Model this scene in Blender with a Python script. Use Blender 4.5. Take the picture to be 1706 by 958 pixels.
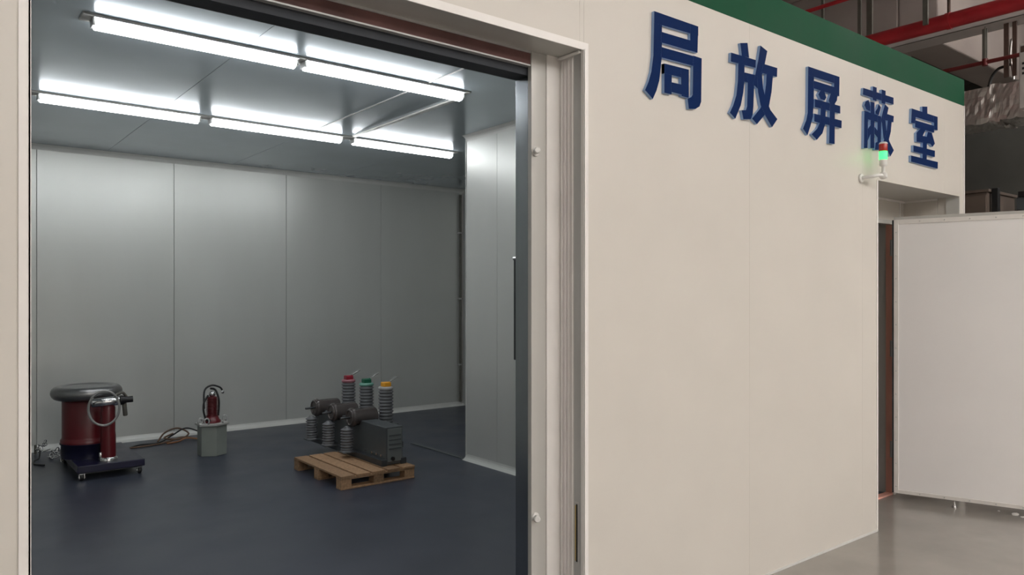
import bpy, math, random
from mathutils import Vector, noise
random.seed(7)
for o in list(bpy.data.objects):
    bpy.data.objects.remove(o)
scene = bpy.context.scene
COL = scene.collection
R = math.radians
PI = math.pi

# ------------------------------------------------------------------ camera
YAW = R(51.526)
cam_data = bpy.data.cameras.new('camera')
cam_data.sensor_width = 36.0
cam_data.lens = 1254.0 / 1706.0 * 36.0
cam_data.shift_y = 15.0 / 1706.0
cam_data.clip_end = 200
cam = bpy.data.objects.new('camera', cam_data)
cam.location = (0, 0, 1.5)
cam.rotation_euler = (R(90), 0, YAW - R(90))
COL.objects.link(cam)
scene.camera = cam

# ------------------------------------------------------------------ world, exposure
world = bpy.data.worlds.new('world')
scene.world = world
world.use_nodes = True
world.node_tree.nodes['Background'].inputs[0].default_value = (0.9, 0.95, 1.0, 1)
world.node_tree.nodes['Background'].inputs[1].default_value = 0.05
scene.view_settings.view_transform = 'Standard'
scene.view_settings.look = 'None'
scene.view_settings.gamma = 1.0
scene.view_settings.use_curve_mapping = False
scene.view_settings.exposure = 0.0
scene.cycles.max_bounces = 8
HALL_LAMP = 44.0      # radiance of the hall's ceiling lamps
TUBE_LAMP = 23.0      # radiance of the tubes inside the shielded room


# ------------------------------------------------------------------ materials
def srgb(r, g, b):
    def f(c):
        c /= 255.0
        return c / 12.92 if c <= 0.04045 else ((c + 0.055) / 1.055) ** 2.4
    return (f(r), f(g), f(b), 1)


def mat(name, col, rough=0.5, metal=0.0, var=0.06, scale=6.0, bump=0.0, bscale=60.0,
        stretch=(1, 1, 1), rvar=0.05, spec=0.5, coat=0.0, rand=0.0):
    m = bpy.data.materials.new(name)
    m.use_nodes = True
    nt = m.node_tree
    b = nt.nodes['Principled BSDF']
    b.inputs['Metallic'].default_value = metal
    b.inputs['Specular IOR Level'].default_value = spec
    b.inputs['Coat Weight'].default_value = coat
    b.inputs['Coat Roughness'].default_value = 0.08
    tc = nt.nodes.new('ShaderNodeTexCoord')
    mp = nt.nodes.new('ShaderNodeMapping')
    mp.inputs['Scale'].default_value = stretch
    nt.links.new(tc.outputs['Object'], mp.inputs['Vector'])
    n = nt.nodes.new('ShaderNodeTexNoise')
    n.inputs['Scale'].default_value = scale
    n.inputs['Detail'].default_value = 5
    nt.links.new(mp.outputs[0], n.inputs['Vector'])
    ramp = nt.nodes.new('ShaderNodeMapRange')
    ramp.inputs[1].default_value = 0.3
    ramp.inputs[2].default_value = 0.7
    ramp.inputs[3].default_value = 1 - var
    ramp.inputs[4].default_value = 1 + var
    nt.links.new(n.outputs[0], ramp.inputs[0])
    mul = nt.nodes.new('ShaderNodeVectorMath')
    mul.operation = 'SCALE'
    mul.inputs[0].default_value = col[:3]
    nt.links.new(ramp.outputs[0], mul.inputs['Scale'])
    last = mul.outputs[0]
    if rand > 0:
        oi = nt.nodes.new('ShaderNodeObjectInfo')
        rr = nt.nodes.new('ShaderNodeMapRange')
        rr.inputs[3].default_value = 1 - rand
        rr.inputs[4].default_value = 1 + rand
        nt.links.new(oi.outputs['Random'], rr.inputs[0])
        m2 = nt.nodes.new('ShaderNodeVectorMath')
        m2.operation = 'SCALE'
        nt.links.new(last, m2.inputs[0])
        nt.links.new(rr.outputs[0], m2.inputs['Scale'])
        last = m2.outputs[0]
    nt.links.new(last, b.inputs['Base Color'])
    rm = nt.nodes.new('ShaderNodeMapRange')
    rm.inputs[1].default_value = 0.3
    rm.inputs[2].default_value = 0.7
    rm.inputs[3].default_value = max(0.02, rough - rvar)
    rm.inputs[4].default_value = min(1, rough + rvar)
    nt.links.new(n.outputs[0], rm.inputs[0])
    nt.links.new(rm.outputs[0], b.inputs['Roughness'])
    if bump > 0:
        n2 = nt.nodes.new('ShaderNodeTexNoise')
        n2.inputs['Scale'].default_value = bscale
        n2.inputs['Detail'].default_value = 3
        nt.links.new(mp.outputs[0], n2.inputs['Vector'])
        bp = nt.nodes.new('ShaderNodeBump')
        bp.inputs['Strength'].default_value = bump
        bp.inputs['Distance'].default_value = 0.01
        nt.links.new(n2.outputs[0], bp.inputs['Height'])
        nt.links.new(bp.outputs[0], b.inputs['Normal'])
    return m


def emit(name, col, strength):
    m = bpy.data.materials.new(name)
    m.use_nodes = True
    b = m.node_tree.nodes['Principled BSDF']
    b.inputs['Base Color'].default_value = (*col, 1)
    b.inputs['Roughness'].default_value = 0.4
    b.inputs['Emission Color'].default_value = (*col, 1)
    b.inputs['Emission Strength'].default_value = strength
    return m


M = {}
M['booth'] = mat('booth_paint', (0.66, 0.625, 0.57, 1), 0.42, 0, 0.02, 3, rvar=0.04)
M['green'] = mat('green_band_paint', (0.010, 0.078, 0.038, 1), 0.6, 0, 0.05, 3, spec=0.1)
M['trim'] = mat('pale_aluminium_trim', (0.84, 0.81, 0.78, 1), 0.35, 0.0, 0.03, 8)
M['galv'] = mat('galvanised_steel', (0.50, 0.50, 0.49, 1), 0.38, 0.35, 0.08, 14, stretch=(1, 1, 0.15))
M['jambgrey'] = mat('grey_jamb_paint', (0.52, 0.51, 0.48, 1), 0.35, 0.1, 0.05, 9, stretch=(1, 1, 0.1))
M['steel'] = mat('brushed_steel', (0.36, 0.38, 0.40, 1), 0.23, 1.0, 0.05, 30, stretch=(1, 1, 0.08), rvar=0.02)
M['darksteel'] = mat('dark_header_steel', (0.040, 0.044, 0.052, 1), 0.6, 0.0, 0.1, 8, spec=0.2)
M['copper'] = mat('copper_contact_strip', (0.86, 0.46, 0.37, 1), 0.45, 0.0, 0.08, 10, stretch=(1, 1, 0.3))
M['copperdark'] = mat('oxidised_copper_strip', (0.125, 0.060, 0.056, 1), 0.5, 0.3, 0.55, 3.5)
M['inpanel'] = mat('satin_grey_steel_panel', (0.62, 0.63, 0.60, 1), 0.37, 0.30, 0.03, 2, rvar=0.02, stretch=(1, 1, 0.2))
M['inceil'] = mat('satin_ceiling_panel', (0.53, 0.605, 0.665, 1), 0.20, 0.5, 0.03, 2, rvar=0.015)
M['incore'] = mat('panel_joint', (0.10, 0.10, 0.10, 1), 0.6, 0, 0.05, 5)
M['whitetrim'] = mat('white_cove_trim', (0.68, 0.68, 0.65, 1), 0.42, 0.1, 0.03, 6)
M['infloor'] = mat('blue_grey_floor_paint', (0.042, 0.049, 0.070, 1), 0.36, 0, 0.08, 2.0, rvar=0.05)
M['hallfloor'] = mat('polished_grey_floor', (0.30, 0.28, 0.255, 1), 0.16, 0, 0.10, 2.2, bump=0.03, bscale=12, rvar=0.06)
M['concrete'] = mat('painted_concrete', (0.38, 0.33, 0.305, 1), 0.8, 0, 0.10, 1.5, bump=0.1)
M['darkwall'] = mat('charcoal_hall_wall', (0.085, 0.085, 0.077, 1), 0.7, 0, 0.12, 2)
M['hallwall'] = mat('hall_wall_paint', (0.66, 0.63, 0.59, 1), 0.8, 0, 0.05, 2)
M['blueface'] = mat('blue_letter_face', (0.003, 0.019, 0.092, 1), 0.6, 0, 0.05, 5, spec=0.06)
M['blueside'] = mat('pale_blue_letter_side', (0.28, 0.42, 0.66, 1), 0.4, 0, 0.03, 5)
M['redpipe'] = mat('red_pipe_paint', (0.40, 0.020, 0.028, 1), 0.4, 0, 0.15, 6)
M['redpipedark'] = mat('dark_red_pipe_paint', (0.13, 0.014, 0.014, 1), 0.5, 0, 0.15, 6)
M['boxgrey_lit'] = mat('grey_box_painted_light', (0.17, 0.185, 0.185, 1), 0.42, 0.1, 0.08, 6)  # box grey lightened: light on the breaker's end face put into the colour
M['brownsteel'] = mat('rusty_hanger', (0.085, 0.052, 0.040, 1), 0.6, 0.2, 0.2, 12)
M['greysteel'] = mat('grey_hanger', (0.14, 0.135, 0.115, 1), 0.6, 0.2, 0.15, 12)
M['foil'] = mat('silver_foil', (0.80, 0.77, 0.74, 1), 0.33, 0.9, 0.06, 18, bump=0.3, bscale=24, rvar=0.03)
M['cardboard'] = mat('brown_board', (0.105, 0.078, 0.062, 1), 0.75, 0, 0.12, 5)
M['signwhite'] = mat('off_white_casing', (0.50, 0.47, 0.45, 1), 0.5, 0, 0.04, 5)
M['black'] = mat('black_rubber', (0.008, 0.008, 0.009, 1), 0.45, 0, 0.1, 10)
M['chrome'] = mat('bright_steel', (0.62, 0.62, 0.62, 1), 0.2, 1.0, 0.06, 20)
M['brass'] = mat('brass', (0.62, 0.44, 0.16, 1), 0.35, 0.8, 0.1, 20)
M['white'] = mat('white_plastic', (0.78, 0.77, 0.74, 1), 0.4, 0, 0.02, 5)
M['doorleaf'] = mat('door_leaf_paint', (0.90, 0.88, 0.865, 1), 0.36, 0.0, 0.015, 2, rvar=0.01)
M['doorstrip'] = mat('door_edge_strip', (0.80, 0.77, 0.73, 1), 0.35, 0.1, 0.04, 12)
M['redbody'] = mat('red_resin_body', (0.105, 0.005, 0.009, 1), 0.36, 0, 0.10, 4)
M['corona'] = mat('spun_aluminium', (0.24, 0.24, 0.24, 1), 0.34, 0.85, 0.08, 12)
M['navy'] = mat('navy_cart_paint', (0.008, 0.008, 0.030, 1), 0.35, 0, 0.12, 6)
M['tank'] = mat('grey_green_tank_paint', (0.24, 0.265, 0.24, 1), 0.45, 0, 0.06, 8)
M['tanktop'] = mat('pale_tank_flange', (0.45, 0.45, 0.43, 1), 0.4, 0.2, 0.06, 10)
M['insred'] = mat('dark_red_insulator', (0.12, 0.009, 0.014, 1), 0.36, 0, 0.1, 8)
M['insgrey'] = mat('grey_silicone_insulator', (0.14, 0.145, 0.155, 1), 0.45, 0, 0.06, 8)
M['ctbrown'] = mat('brown_grey_resin', (0.075, 0.064, 0.062, 1), 0.20, 0, 0.12, 8, rvar=0.03)
M['boxgrey'] = mat('grey_painted_box', (0.085, 0.095, 0.10, 1), 0.4, 0.2, 0.08, 6)
M['rail'] = mat('dark_frame_steel', (0.06, 0.065, 0.07, 1), 0.4, 0.4, 0.1, 10)
M['capred'] = mat('crimson_cap', (0.30, 0.015, 0.035, 1), 0.4, 0, 0.06, 8)
M['capgreen'] = mat('green_cap', (0.006, 0.115, 0.060, 1), 0.4, 0, 0.06, 8)
M['capyellow'] = mat('yellow_cap', (0.80, 0.36, 0.02, 1), 0.4, 0, 0.06, 8)
M['ringred'] = mat('red_phase_ring', (0.36, 0.14, 0.17, 1), 0.4, 0, 0.06, 8)
M['ringgreen'] = mat('green_phase_ring', (0.14, 0.32, 0.26, 1), 0.4, 0, 0.06, 8)
M['ringyellow'] = mat('pale_phase_ring', (0.36, 0.36, 0.36, 1), 0.4, 0, 0.06, 8)
M['wood'] = mat('pallet_wood', (0.34, 0.205, 0.112, 1), 0.75, 0, 0.25, 9, bump=0.15, stretch=(6, 6, 6), rand=0.38)
M['cablebrown'] = mat('brown_cable', (0.13, 0.075, 0.045, 1), 0.5, 0, 0.1, 10)
M['cableorange'] = mat('orange_cable', (0.32, 0.14, 0.06, 1), 0.5, 0, 0.1, 10)
M['cablegrey'] = mat('grey_cable', (0.30, 0.30, 0.29, 1), 0.4, 0.2, 0.1, 10)
M['beaconred'] = mat('red_lens', (0.42, 0.035, 0.025, 1), 0.2, 0, 0.05, 10)
M['green_on'] = emit('lit_green_lens', (0.04, 1.0, 0.13), 3.0)
M['tube_on'] = emit('lit_tube', (0.97, 0.99, 1.0), TUBE_LAMP)
M['hall_on'] = emit('lit_hall_diffuser', (1.0, 0.975, 0.94), HALL_LAMP)
M['housing'] = mat('white_lamp_housing', (0.75, 0.75, 0.75, 1), 0.4, 0, 0.02, 5)
M['scrap'] = mat('white_scrap', (0.75, 0.73, 0.70, 1), 0.7, 0, 0.05, 20)


# ------------------------------------------------------------------ mesh helpers
class MB:
    def __init__(self):
        self.v, self.f, self.mi, self.sm = [], [], [], []

    def add(self, vs, fs, mi=0, smooth=False):
        n = len(self.v)
        self.v += [tuple(p) for p in vs]
        for f in fs:
            self.f.append([i + n for i in f])
            self.mi.append(mi)
            self.sm.append(smooth)
        return self

    def box(self, x0, x1, y0, y1, z0, z1, mi=0):
        vs = [(x0, y0, z0), (x1, y0, z0), (x1, y1, z0), (x0, y1, z0), (x0, y0, z1), (x1, y0, z1), (x1, y1, z1), (x0, y1, z1)]
        fs = [(0, 3, 2, 1), (4, 5, 6, 7), (0, 1, 5, 4), (1, 2, 6, 5), (2, 3, 7, 6), (3, 0, 4, 7)]
        return self.add(vs, fs, mi)

    def lathe(self, prof, c=(0, 0, 0), axis=(0, 0, 1), n=28, mi=0, smooth=True):
        """prof: list of (radius, distance along axis); closed with caps at both ends"""
        a = Vector(axis).normalized()
        h = Vector((0, 0, 1)) if abs(a.z) < 0.9 else Vector((1, 0, 0))
        u = a.cross(h).normalized()
        w = a.cross(u)
        c = Vector(c)
        vs, fs = [], []
        for r, t in prof:
            for k in range(n):
                an = 2 * PI * k / n
                vs.append(c + a * t + (u * math.cos(an) + w * math.sin(an)) * max(r, 1e-4))
        for i in range(len(prof) - 1):
            for k in range(n):
                k2 = (k + 1) % n
                fs.append((i * n + k, i * n + k2, (i + 1) * n + k2, (i + 1) * n + k))
        self.add(vs, fs, mi, smooth)
        self.add(vs[:n], [tuple(reversed(range(n)))], mi, False)
        self.add(vs[-n:], [tuple(range(n))], mi, False)
        return self

    def cyl(self, p0, p1, r, n=20, mi=0, bev=0.0):
        p0, p1 = Vector(p0), Vector(p1)
        L = (p1 - p0).length
        if bev > 0:
            prof = [(r - bev, 0), (r, bev), (r, L - bev), (r - bev, L)]
        else:
            prof = [(r, 0), (r, L)]
        return self.lathe(prof, p0, p1 - p0, n, mi, True)

    def torus(self, c, axis, Rr, r, n=48, m=16, mi=0, sx=1.0, sz=1.0):
        a = Vector(axis).normalized()
        h = Vector((0, 0, 1)) if abs(a.z) < 0.9 else Vector((1, 0, 0))
        u = a.cross(h).normalized()
        w = a.cross(u)
        c = Vector(c)
        vs, fs = [], []
        for i in range(n):
            an = 2 * PI * i / n
            d = u * math.cos(an) * sx + w * math.sin(an) * sz
            for k in range(m):
                b = 2 * PI * k / m
                vs.append(c + d * Rr + d.normalized() * (r * math.cos(b)) + a * (r * math.sin(b)))
        for i in range(n):
            for k in range(m):
                i2, k2 = (i + 1) % n, (k + 1) % m
                fs.append((i * m + k, i2 * m + k, i2 * m + k2, i * m + k2))
        return self.add(vs, fs, mi, True)

    def tube(self, pts, r, n=8, mi=0, sub=8):
        P = [Vector(p) for p in pts]
        path = []
        for i in range(len(P) - 1):
            p0 = P[max(i - 1, 0)]
            p1, p2 = P[i], P[i + 1]
            p3 = P[min(i + 2, len(P) - 1)]
            for s in range(sub):
                t = s / sub
                path.append(0.5 * ((2 * p1) + (p2 - p0) * t + (2 * p0 - 5 * p1 + 4 * p2 - p3) * t * t + (3 * p1 - p0 - 3 * p2 + p3) * t ** 3))
        path.append(P[-1])
        vs, fs = [], []
        u = None
        for i, p in enumerate(path):
            t = (path[min(i + 1, len(path) - 1)] - path[max(i - 1, 0)]).normalized()
            if u is None:
                h = Vector((0, 0, 1)) if abs(t.z) < 0.9 else Vector((1, 0, 0))
                u = t.cross(h).normalized()
            else:
                u = (u - t * u.dot(t)).normalized()
            w = t.cross(u)
            for k in range(n):
                a = 2 * PI * k / n
                vs.append(p + (u * math.cos(a) + w * math.sin(a)) * r)
        for i in range(len(path) - 1):
            for k in range(n):
                k2 = (k + 1) % n
                fs.append((i * n + k, i * n + k2, (i + 1) * n + k2, (i + 1) * n + k))
        self.add(vs, fs, mi, True)
        self.add(vs[:n], [tuple(reversed(range(n)))], mi)
        self.add(vs[-n:], [tuple(range(n))], mi)
        return self

    def prism(self, poly, z0, z1, mi=0):
        n = len(poly)
        vs = [(x, y, z0) for x, y in poly] + [(x, y, z1) for x, y in poly]
        fs = [tuple(reversed(range(n))), tuple(range(n, 2 * n))]
        fs += [(i, (i + 1) % n, n + (i + 1) % n, n + i) for i in range(n)]
        return self.add(vs, fs, mi)

    def build(self, name, m, parent=None, bevel=0.0, seg=2):
        me = bpy.data.meshes.new(name)
        me.from_pydata(self.v, [], self.f)
        for mm in (m if isinstance(m, (list, tuple)) else [m]):
            me.materials.append(M[mm])
        me.polygons.foreach_set('material_index', self.mi)
        me.polygons.foreach_set('use_smooth', self.sm)
        me.update()
        o = bpy.data.objects.new(name, me)
        COL.objects.link(o)
        if parent is not None:
            o.parent = parent
        if bevel > 0:
            b = o.modifiers.new('bevel', 'BEVEL')
            b.width = bevel
            b.segments = seg
            b.limit_method = 'ANGLE'
        return o


def B(*a, mi=0):
    return MB().box(*a, mi=mi)


def tag(o, label, cat=None, group=None, kind=None):
    o['label'] = label
    if cat:
        o['category'] = cat
    if group:
        o['group'] = group
    if kind:
        o['kind'] = kind
    return o


def thing(name, label, cat, loc=(0, 0, 0), rz=0.0, group=None):
    o = bpy.data.objects.new(name, None)
    o.empty_display_size = 0.1
    o.location = loc
    o.rotation_euler = (0, 0, rz)
    COL.objects.link(o)
    return tag(o, label, cat, group)


def struct(name, mb, m, label, bevel=0.0):
    o = mb.build(name, m, None, bevel)
    return tag(o, label, kind='structure')


def copy_tree(o, parent=None):
    c = o.copy()
    COL.objects.link(c)
    c.parent = parent
    for ch in list(o.children):
        copy_tree(ch, c)
    return c


# ------------------------------------------------------------------ key planes
YF = 2.315            # outer face of the booth's front wall
YI = 2.470            # front of the inner shield frame
XL, XR = 0.233, 2.230  # large opening
ZO = 2.550            # its head
XD0, XD1, ZD = 4.825, 6.105, 2.245   # recess of the small door
XE = 6.180            # end of the booth
ZB, ZT = 2.930, 3.126  # green band
YB = 8.543            # room back wall
ZC = 2.970            # room ceiling
XW = -0.310           # room left wall
XRW = 5.920           # room right wall
XP, YP = 3.974, 5.675  # partition corner
YR = 2.720            # back of the small-door recess

# ------------------------------------------------------------------ hall shell
HX0, HX1, HY0, HY1, HZ = -7.0, 12.5, -9.0, 15.0, 5.6
struct('floor_hall', B(HX0, HX1, HY0, HY1, -0.1, 0.0), 'hallfloor', 'polished grey floor of the factory hall')
struct('ceiling_hall', B(HX0, HX1, HY0, HY1, HZ, HZ + 0.2), 'concrete', 'pale concrete ceiling slab of the factory hall')
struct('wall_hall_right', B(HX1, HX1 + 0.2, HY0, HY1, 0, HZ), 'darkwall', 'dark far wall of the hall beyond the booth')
struct('wall_hall_left', B(HX0 - 0.2, HX0, HY0, HY1, 0, HZ), 'hallwall', 'pale side wall of the hall')
struct('wall_hall_rear', B(HX0, HX1, HY0 - 0.2, HY0, 0, HZ), 'hallwall', 'pale wall of the hall facing the booth')
struct('wall_hall_back', B(HX0, HX1, HY1, HY1 + 0.2, 0, HZ), 'hallwall', 'hall wall behind the booth')

# ------------------------------------------------------------------ booth: outer front wall
w = MB()
cy0, cy1 = YF + 0.012, YI
w.box(-3.0, XL + 0.002, cy0, cy1, 0, ZB)
w.box(XL, XR, cy0, cy1, ZO + 0.002, ZB)
w.box(XR + 0.002, XD0 - 0.002, cy0, cy1, 0, ZB)
w.box(XD0 - 0.002, XD1, cy0, cy1, ZD + 0.002, ZB)
w.box(XD1 + 0.002, XE, cy0, cy1, 0, ZB)
wall_front = struct('wall_front', w, 'booth', 'off-white outer front wall of the booth')
g = 0.0003
for (x0, x1, z0, z1) in ((-3.0, -1.0, 0, ZB), (-1.0, XL, 0, ZB), (XL, 1.215, ZO, ZB), (1.215, 2.206, ZO, ZB), (2.206, XR, ZO, ZB),
                         (XR, 3.43, 0, ZB), (3.43, 4.63, 0, ZB), (4.63, XD0, 0, ZB), (XD0, 5.83, ZD, ZB), (5.83, XD1, ZD, ZB), (XD1, XE, 0, ZB)):
    B(x0 + g, x1 - g, YF, cy0 + 0.001, z0, z1).build('wall_panel', 'booth', wall_front, 0.0004, 1)
struct('trim_1', B(-3.0, XE, YF - 0.001, YI, ZB, ZT), 'green', 'dark green band along the top of the booth')
# shell of the booth (sides, roof)
struct('wall_side_right', B(XE - 0.08, XE, YI, YB + 0.15, 0, ZT), 'booth', 'right end wall of the booth')
struct('wall_side_left', B(-3.0, -2.92, YI, YB + 0.15, 0, ZT), 'booth', 'left end wall of the booth')
struct('roof', B(-3.0, XE, YI, YB + 0.15, ZC + 0.06, ZT - 0.01), 'booth', 'flat roof of the booth')
struct('trim_2', B(XE - 0.012, XE + 0.004, YF - 0.004, YF + 0.03, 0, ZB), 'trim', 'pale corner bead at the end of the booth')
struct('trim_3', B(XR + 0.005, XD0, YF - 0.006, YF, 0, 0.012), 'whitetrim', 'white sealant line along the foot of the front wall')

# corner beads round the large opening
struct('trim_4', MB().box(XR - 0.004, XR + 0.022, YF - 0.005, YF, 0, ZO + 0.028).box(XR - 0.006, XR, YF - 0.005, YF + 0.012, 0, ZO), 'trim', 'pale corner bead on the right edge of the large opening')
struct('trim_5', MB().box(XL - 0.022, XL + 0.004, YF - 0.005, YF, 0, ZO + 0.028).box(XL, XL + 0.006, YF - 0.005, YI, 0, ZO), 'trim', 'pale corner bead on the left edge of the large opening')
struct('trim_6', MB().box(XL + 0.004, XR - 0.004, YF - 0.005, YF, ZO - 0.004, ZO + 0.028), 'trim', 'pale corner bead under the head of the large opening')
# lining of the reveal
t = struct('trim_7', MB().box(XR - 0.004, XR + 0.004, YF + 0.012, 2.372, 0, ZO), 'galv', 'grey steel lining of the opening reveal')
rv = MB().box(XR - 0.002, XR + 0.004, 2.372, YI, 0, ZO)
for yy in (2.380, 2.402, 2.424, 2.446):
    rv.box(XR - 0.007, XR, yy, yy + 0.010, 0, ZO - 0.02)
struct('trim_8', rv, 'trim', 'ribbed grey inner part of the opening reveal', 0.001)
struct('trim_9', MB().box(XL + 0.006, XR - 0.006, YF, YI + 0.03, ZO - 0.001, ZO + 0.006), 'jambgrey', 'grey soffit of the large opening')
struct('trim_10', MB().box(XR - 0.02, XR - 0.003, YF + 0.012, YI - 0.006, ZO - 0.014, ZO - 0.002), 'trim', 'pale sealant bead in the upper corner of the reveal', 0.004)
# strike slot
sl = thing('lock_strike', 'brass lined lock slot low in the right reveal of the large opening', 'lock', (XR - 0.004, 2.352, 0.355))
B(-0.0025, 0.0, -0.012, 0.014, 0, 0.263).build('slot_plate', 'galv', sl, 0.001)
B(-0.0035, -0.002, -0.005, 0.004, 0.008, 0.255).build('slot', 'black', sl)
B(-0.0045, -0.002, 0.004, 0.009, 0.012, 0.250).build('brass_lip', 'brass', sl)

# ------------------------------------------------------------------ inner shield frame of the large opening
w = MB()
w.box(-2.92, 0.200, YI, YI + 0.08, 0, ZC + 0.06)
w.box(2.150, XP + 0.75, YI + 0.002, YI + 0.020, 0, ZC + 0.06)
w.box(0.200, 2.150, YI + 0.03, YI + 0.08, 2.57, ZC + 0.06)
struct('wall_front_inner', w, 'inpanel', 'inner steel skin of the front wall')
struct('trim_11', B(2.150, 2.236, YI - 0.008, YI + 0.02, 0, ZO), 'trim', 'pale flat jamb of the sliding door frame', 0.002)
struct('trim_12', MB().box(2.066, 2.150, YI, YI + 0.020, 0, ZO).box(2.066, 2.072, YI - 0.004, YI, 0, ZO), 'jambgrey', 'grey inner jamb of the sliding door frame', 0.001)
struct('trim_13', B(0.205, 2.066, YI + 0.003, YI + 0.025, 2.492, ZO + 0.01), 'copperdark', 'reddish copper contact strip under the head of the large opening')
struct('trim_14', MB().box(0.205, 2.066, YI + 0.001, YI + 0.026, 2.486, 2.492).box(0.205, 2.066, YI - 0.002, YI + 0.01, 2.540, 2.552), 'galv', 'thin steel edges of the head contact strip')
struct('trim_15', B(0.205, 2.9, 2.497, 2.587, 2.452, 2.57), 'darksteel', 'dark steel header rail of the sliding door')
for z in (2.121, 0.554):
    k = thing('door_buffer', ('upper' if z > 1 else 'lower') + ' white knob buffer on the grey inner jamb of the large opening', 'knob', (2.088, YI, z))
    MB().cyl((0.0, 0, 0), (0, -0.008, 0), 0.020, bev=0.003).build('plate', 'white', k)
    MB().lathe([(0.010, 0), (0.010, 0.018), (0.014, 0.020), (0.014, 0.034), (0.010, 0.038)], (0, -0.008, 0), (-0.5, -0.86, 0)).build('knob', 'white', k)

# sliding door leaf
d = bpy.data.objects.new('door_1', None)
d.location = (2.072, 2.494, 0)
COL.objects.link(d)
tag(d, 'steel sliding door pushed open behind the right jamb', kind='structure')
B(0.004, 2.05, 0.0, 0.090, 0.015, 2.449).build('leaf', 'inpanel', d, 0.002)
B(0.0, 0.006, 0.003, 0.088, 0.015, 2.449).build('edge_plate', 'steel', d, 0.001)
h = MB().box(0.004, 0.016, 0.090, 0.108, 1.22, 1.672)
h.build('handle', 'rail', d, 0.003)
MB().cyl((0.01, 0.090, 1.668), (0.01, 0.112, 1.668), 0.008, 10).build('handle_bolt', 'chrome', d)

# ------------------------------------------------------------------ shielded room
struct('floor_room', MB().box(XW, XP + 0.08, YI, YP, 0.0, 0.006).box(XW, XRW, YP, YB, 0.0, 0.006), 'infloor', 'dark blue-grey painted floor of the shielded room')
# ceiling panels
ceil = struct('ceiling', B(XW, XRW, YI + 0.08, YB, ZC + 0.012, ZC + 0.06), 'incore', 'grey metal ceiling of the shielded room')
xs = [XW, 0.290, 1.530, 2.770, 4.010, 5.250, XRW]
for a, b in zip(xs[:-1], xs[1:]):
    B(a + 0.0015, b - 0.0015, YI + 0.08, YB, ZC, ZC + 0.013).build('ceiling_panel', 'inceil', ceil, 0.001, 1)
struct('trim_16', B(2.765, 2.775, 3.6, YP + 0.55, ZC - 0.004, ZC), 'trim', 'thin pale joint strip on the room ceiling')
# back wall
wb = struct('wall_back', B(XW, XRW, YB + 0.012, YB + 0.10, 0, ZC), 'incore', 'grey metal back wall of the shielded room')
xs = [XW, 0.928, 2.177, 3.414, 4.660, XRW]
for a, b in zip(xs[:-1], xs[1:]):
    B(a + 0.002, b - 0.002, YB, YB + 0.013, 0, ZC).build('wall_panel', 'inpanel', wb, 0.0015, 1)
wr = struct('wall_right', B(XRW + 0.012, XRW + 0.08, YP, YB, 0, ZC), 'incore', 'grey metal right wall of the shielded room')
for a, b in ((YP, 6.9), (6.9, YB)):
    B(XRW, XRW + 0.013, a + 0.002, b - 0.002, 0, ZC).build('wall_panel', 'inpanel', wr, 0.0015, 1)
wl = struct('wall_left', B(XW - 0.08, XW - 0.012, YI + 0.08, YB, 0, ZC), 'incore', 'grey metal left wall of the shielded room')
for a, b in ((2.55, 3.75), (3.75, 4.95), (4.95, 6.15), (6.15, 7.35), (7.35, YB)):
    B(XW - 0.013, XW, a + 0.002, b - 0.002, 0, ZC).build('wall_panel', 'inpanel', wl, 0.0015, 1)
wp = struct('wall_partition', MB().box(XP + 0.012, XP + 0.08, 2.72, YP, 0, ZC).box(XP + 0.08, XRW + 0.08, YP - 0.08, YP - 0.012, 0, ZC), 'incore', 'grey metal partition projecting into the shielded room')
for a, b in ((2.72, 4.02), (4.02, 5.211), (5.211, YP)):
    B(XP, XP + 0.013, a + 0.0015, b - 0.0015, 0, ZC).build('wall_panel', 'inpanel', wp, 0.001, 1)
for a, b in ((XP + 0.013, 4.95), (4.95, XRW)):
    B(a + 0.002, b - 0.002, YP - 0.013, YP, 0, ZC).build('wall_panel', 'inpanel', wp, 0.001, 1)
# light coves at top, corner and foot


def cove(name, label, p0, p1, size, nx, ny, top, m='whitetrim'):
    """quarter-round filler between wall and floor or ceiling; n = direction into the room"""
    p0, p1 = Vector(p0), Vector(p1)
    s = -1 if top else 1
    prof = [(0, 0), (1, 0), (0.62, 0.16), (0.30, 0.38), (0.12, 0.66), (0, 1)]
    vs, fs = [], []
    n = len(prof)
    for p in (p0, p1):
        for a, b in prof:
            vs.append((p.x + nx * a * size, p.y + ny * a * size, p.z + s * b * size))
    for i in range(n):
        j = (i + 1) % n
        fs.append((i, j, n + j, n + i))
    fs += [tuple(range(n)), tuple(reversed(range(n, 2 * n)))]
    return struct(name, MB().add(vs, fs), m, label)


cove('baseboard_back', 'white cove skirting along the back wall', (XW, YB, 0.006), (XRW, YB, 0.006), 0.055, 0, -1, False)
cove('trim_17', 'pale cove between back wall and ceiling', (XW, YB - 0.001, ZC - 0.001), (XRW, YB - 0.001, ZC - 0.001), 0.05, 0, -1, True)
cove('baseboard_partition', 'pale cove skirting along the partition', (XP, 2.72, 0.006), (XP, YP, 0.006), 0.05, -1, 0, False, 'inpanel')
cove('trim_18', 'pale cove between partition and ceiling', (XP, 2.72, ZC), (XP, YP, ZC), 0.05, -1, 0, True)
struct('trim_19', B(XP - 0.006, XP + 0.03, YP - 0.002, YP + 0.006, 0.0, ZC), 'whitetrim', 'white bead on the corner of the partition', 0.002)
struct('trim_20', B(XP - 0.03, XP + 0.02, YP + 0.006, YP + 0.95, 0.006, 0.014), 'boxgrey', 'low grey floor strip carrying on from the partition', 0.003)
cd = thing('corner_conduit', 'grey vertical conduit in the far right corner of the shielded room', 'conduit', (5.86, YB - 0.03, 0.06))
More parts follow.
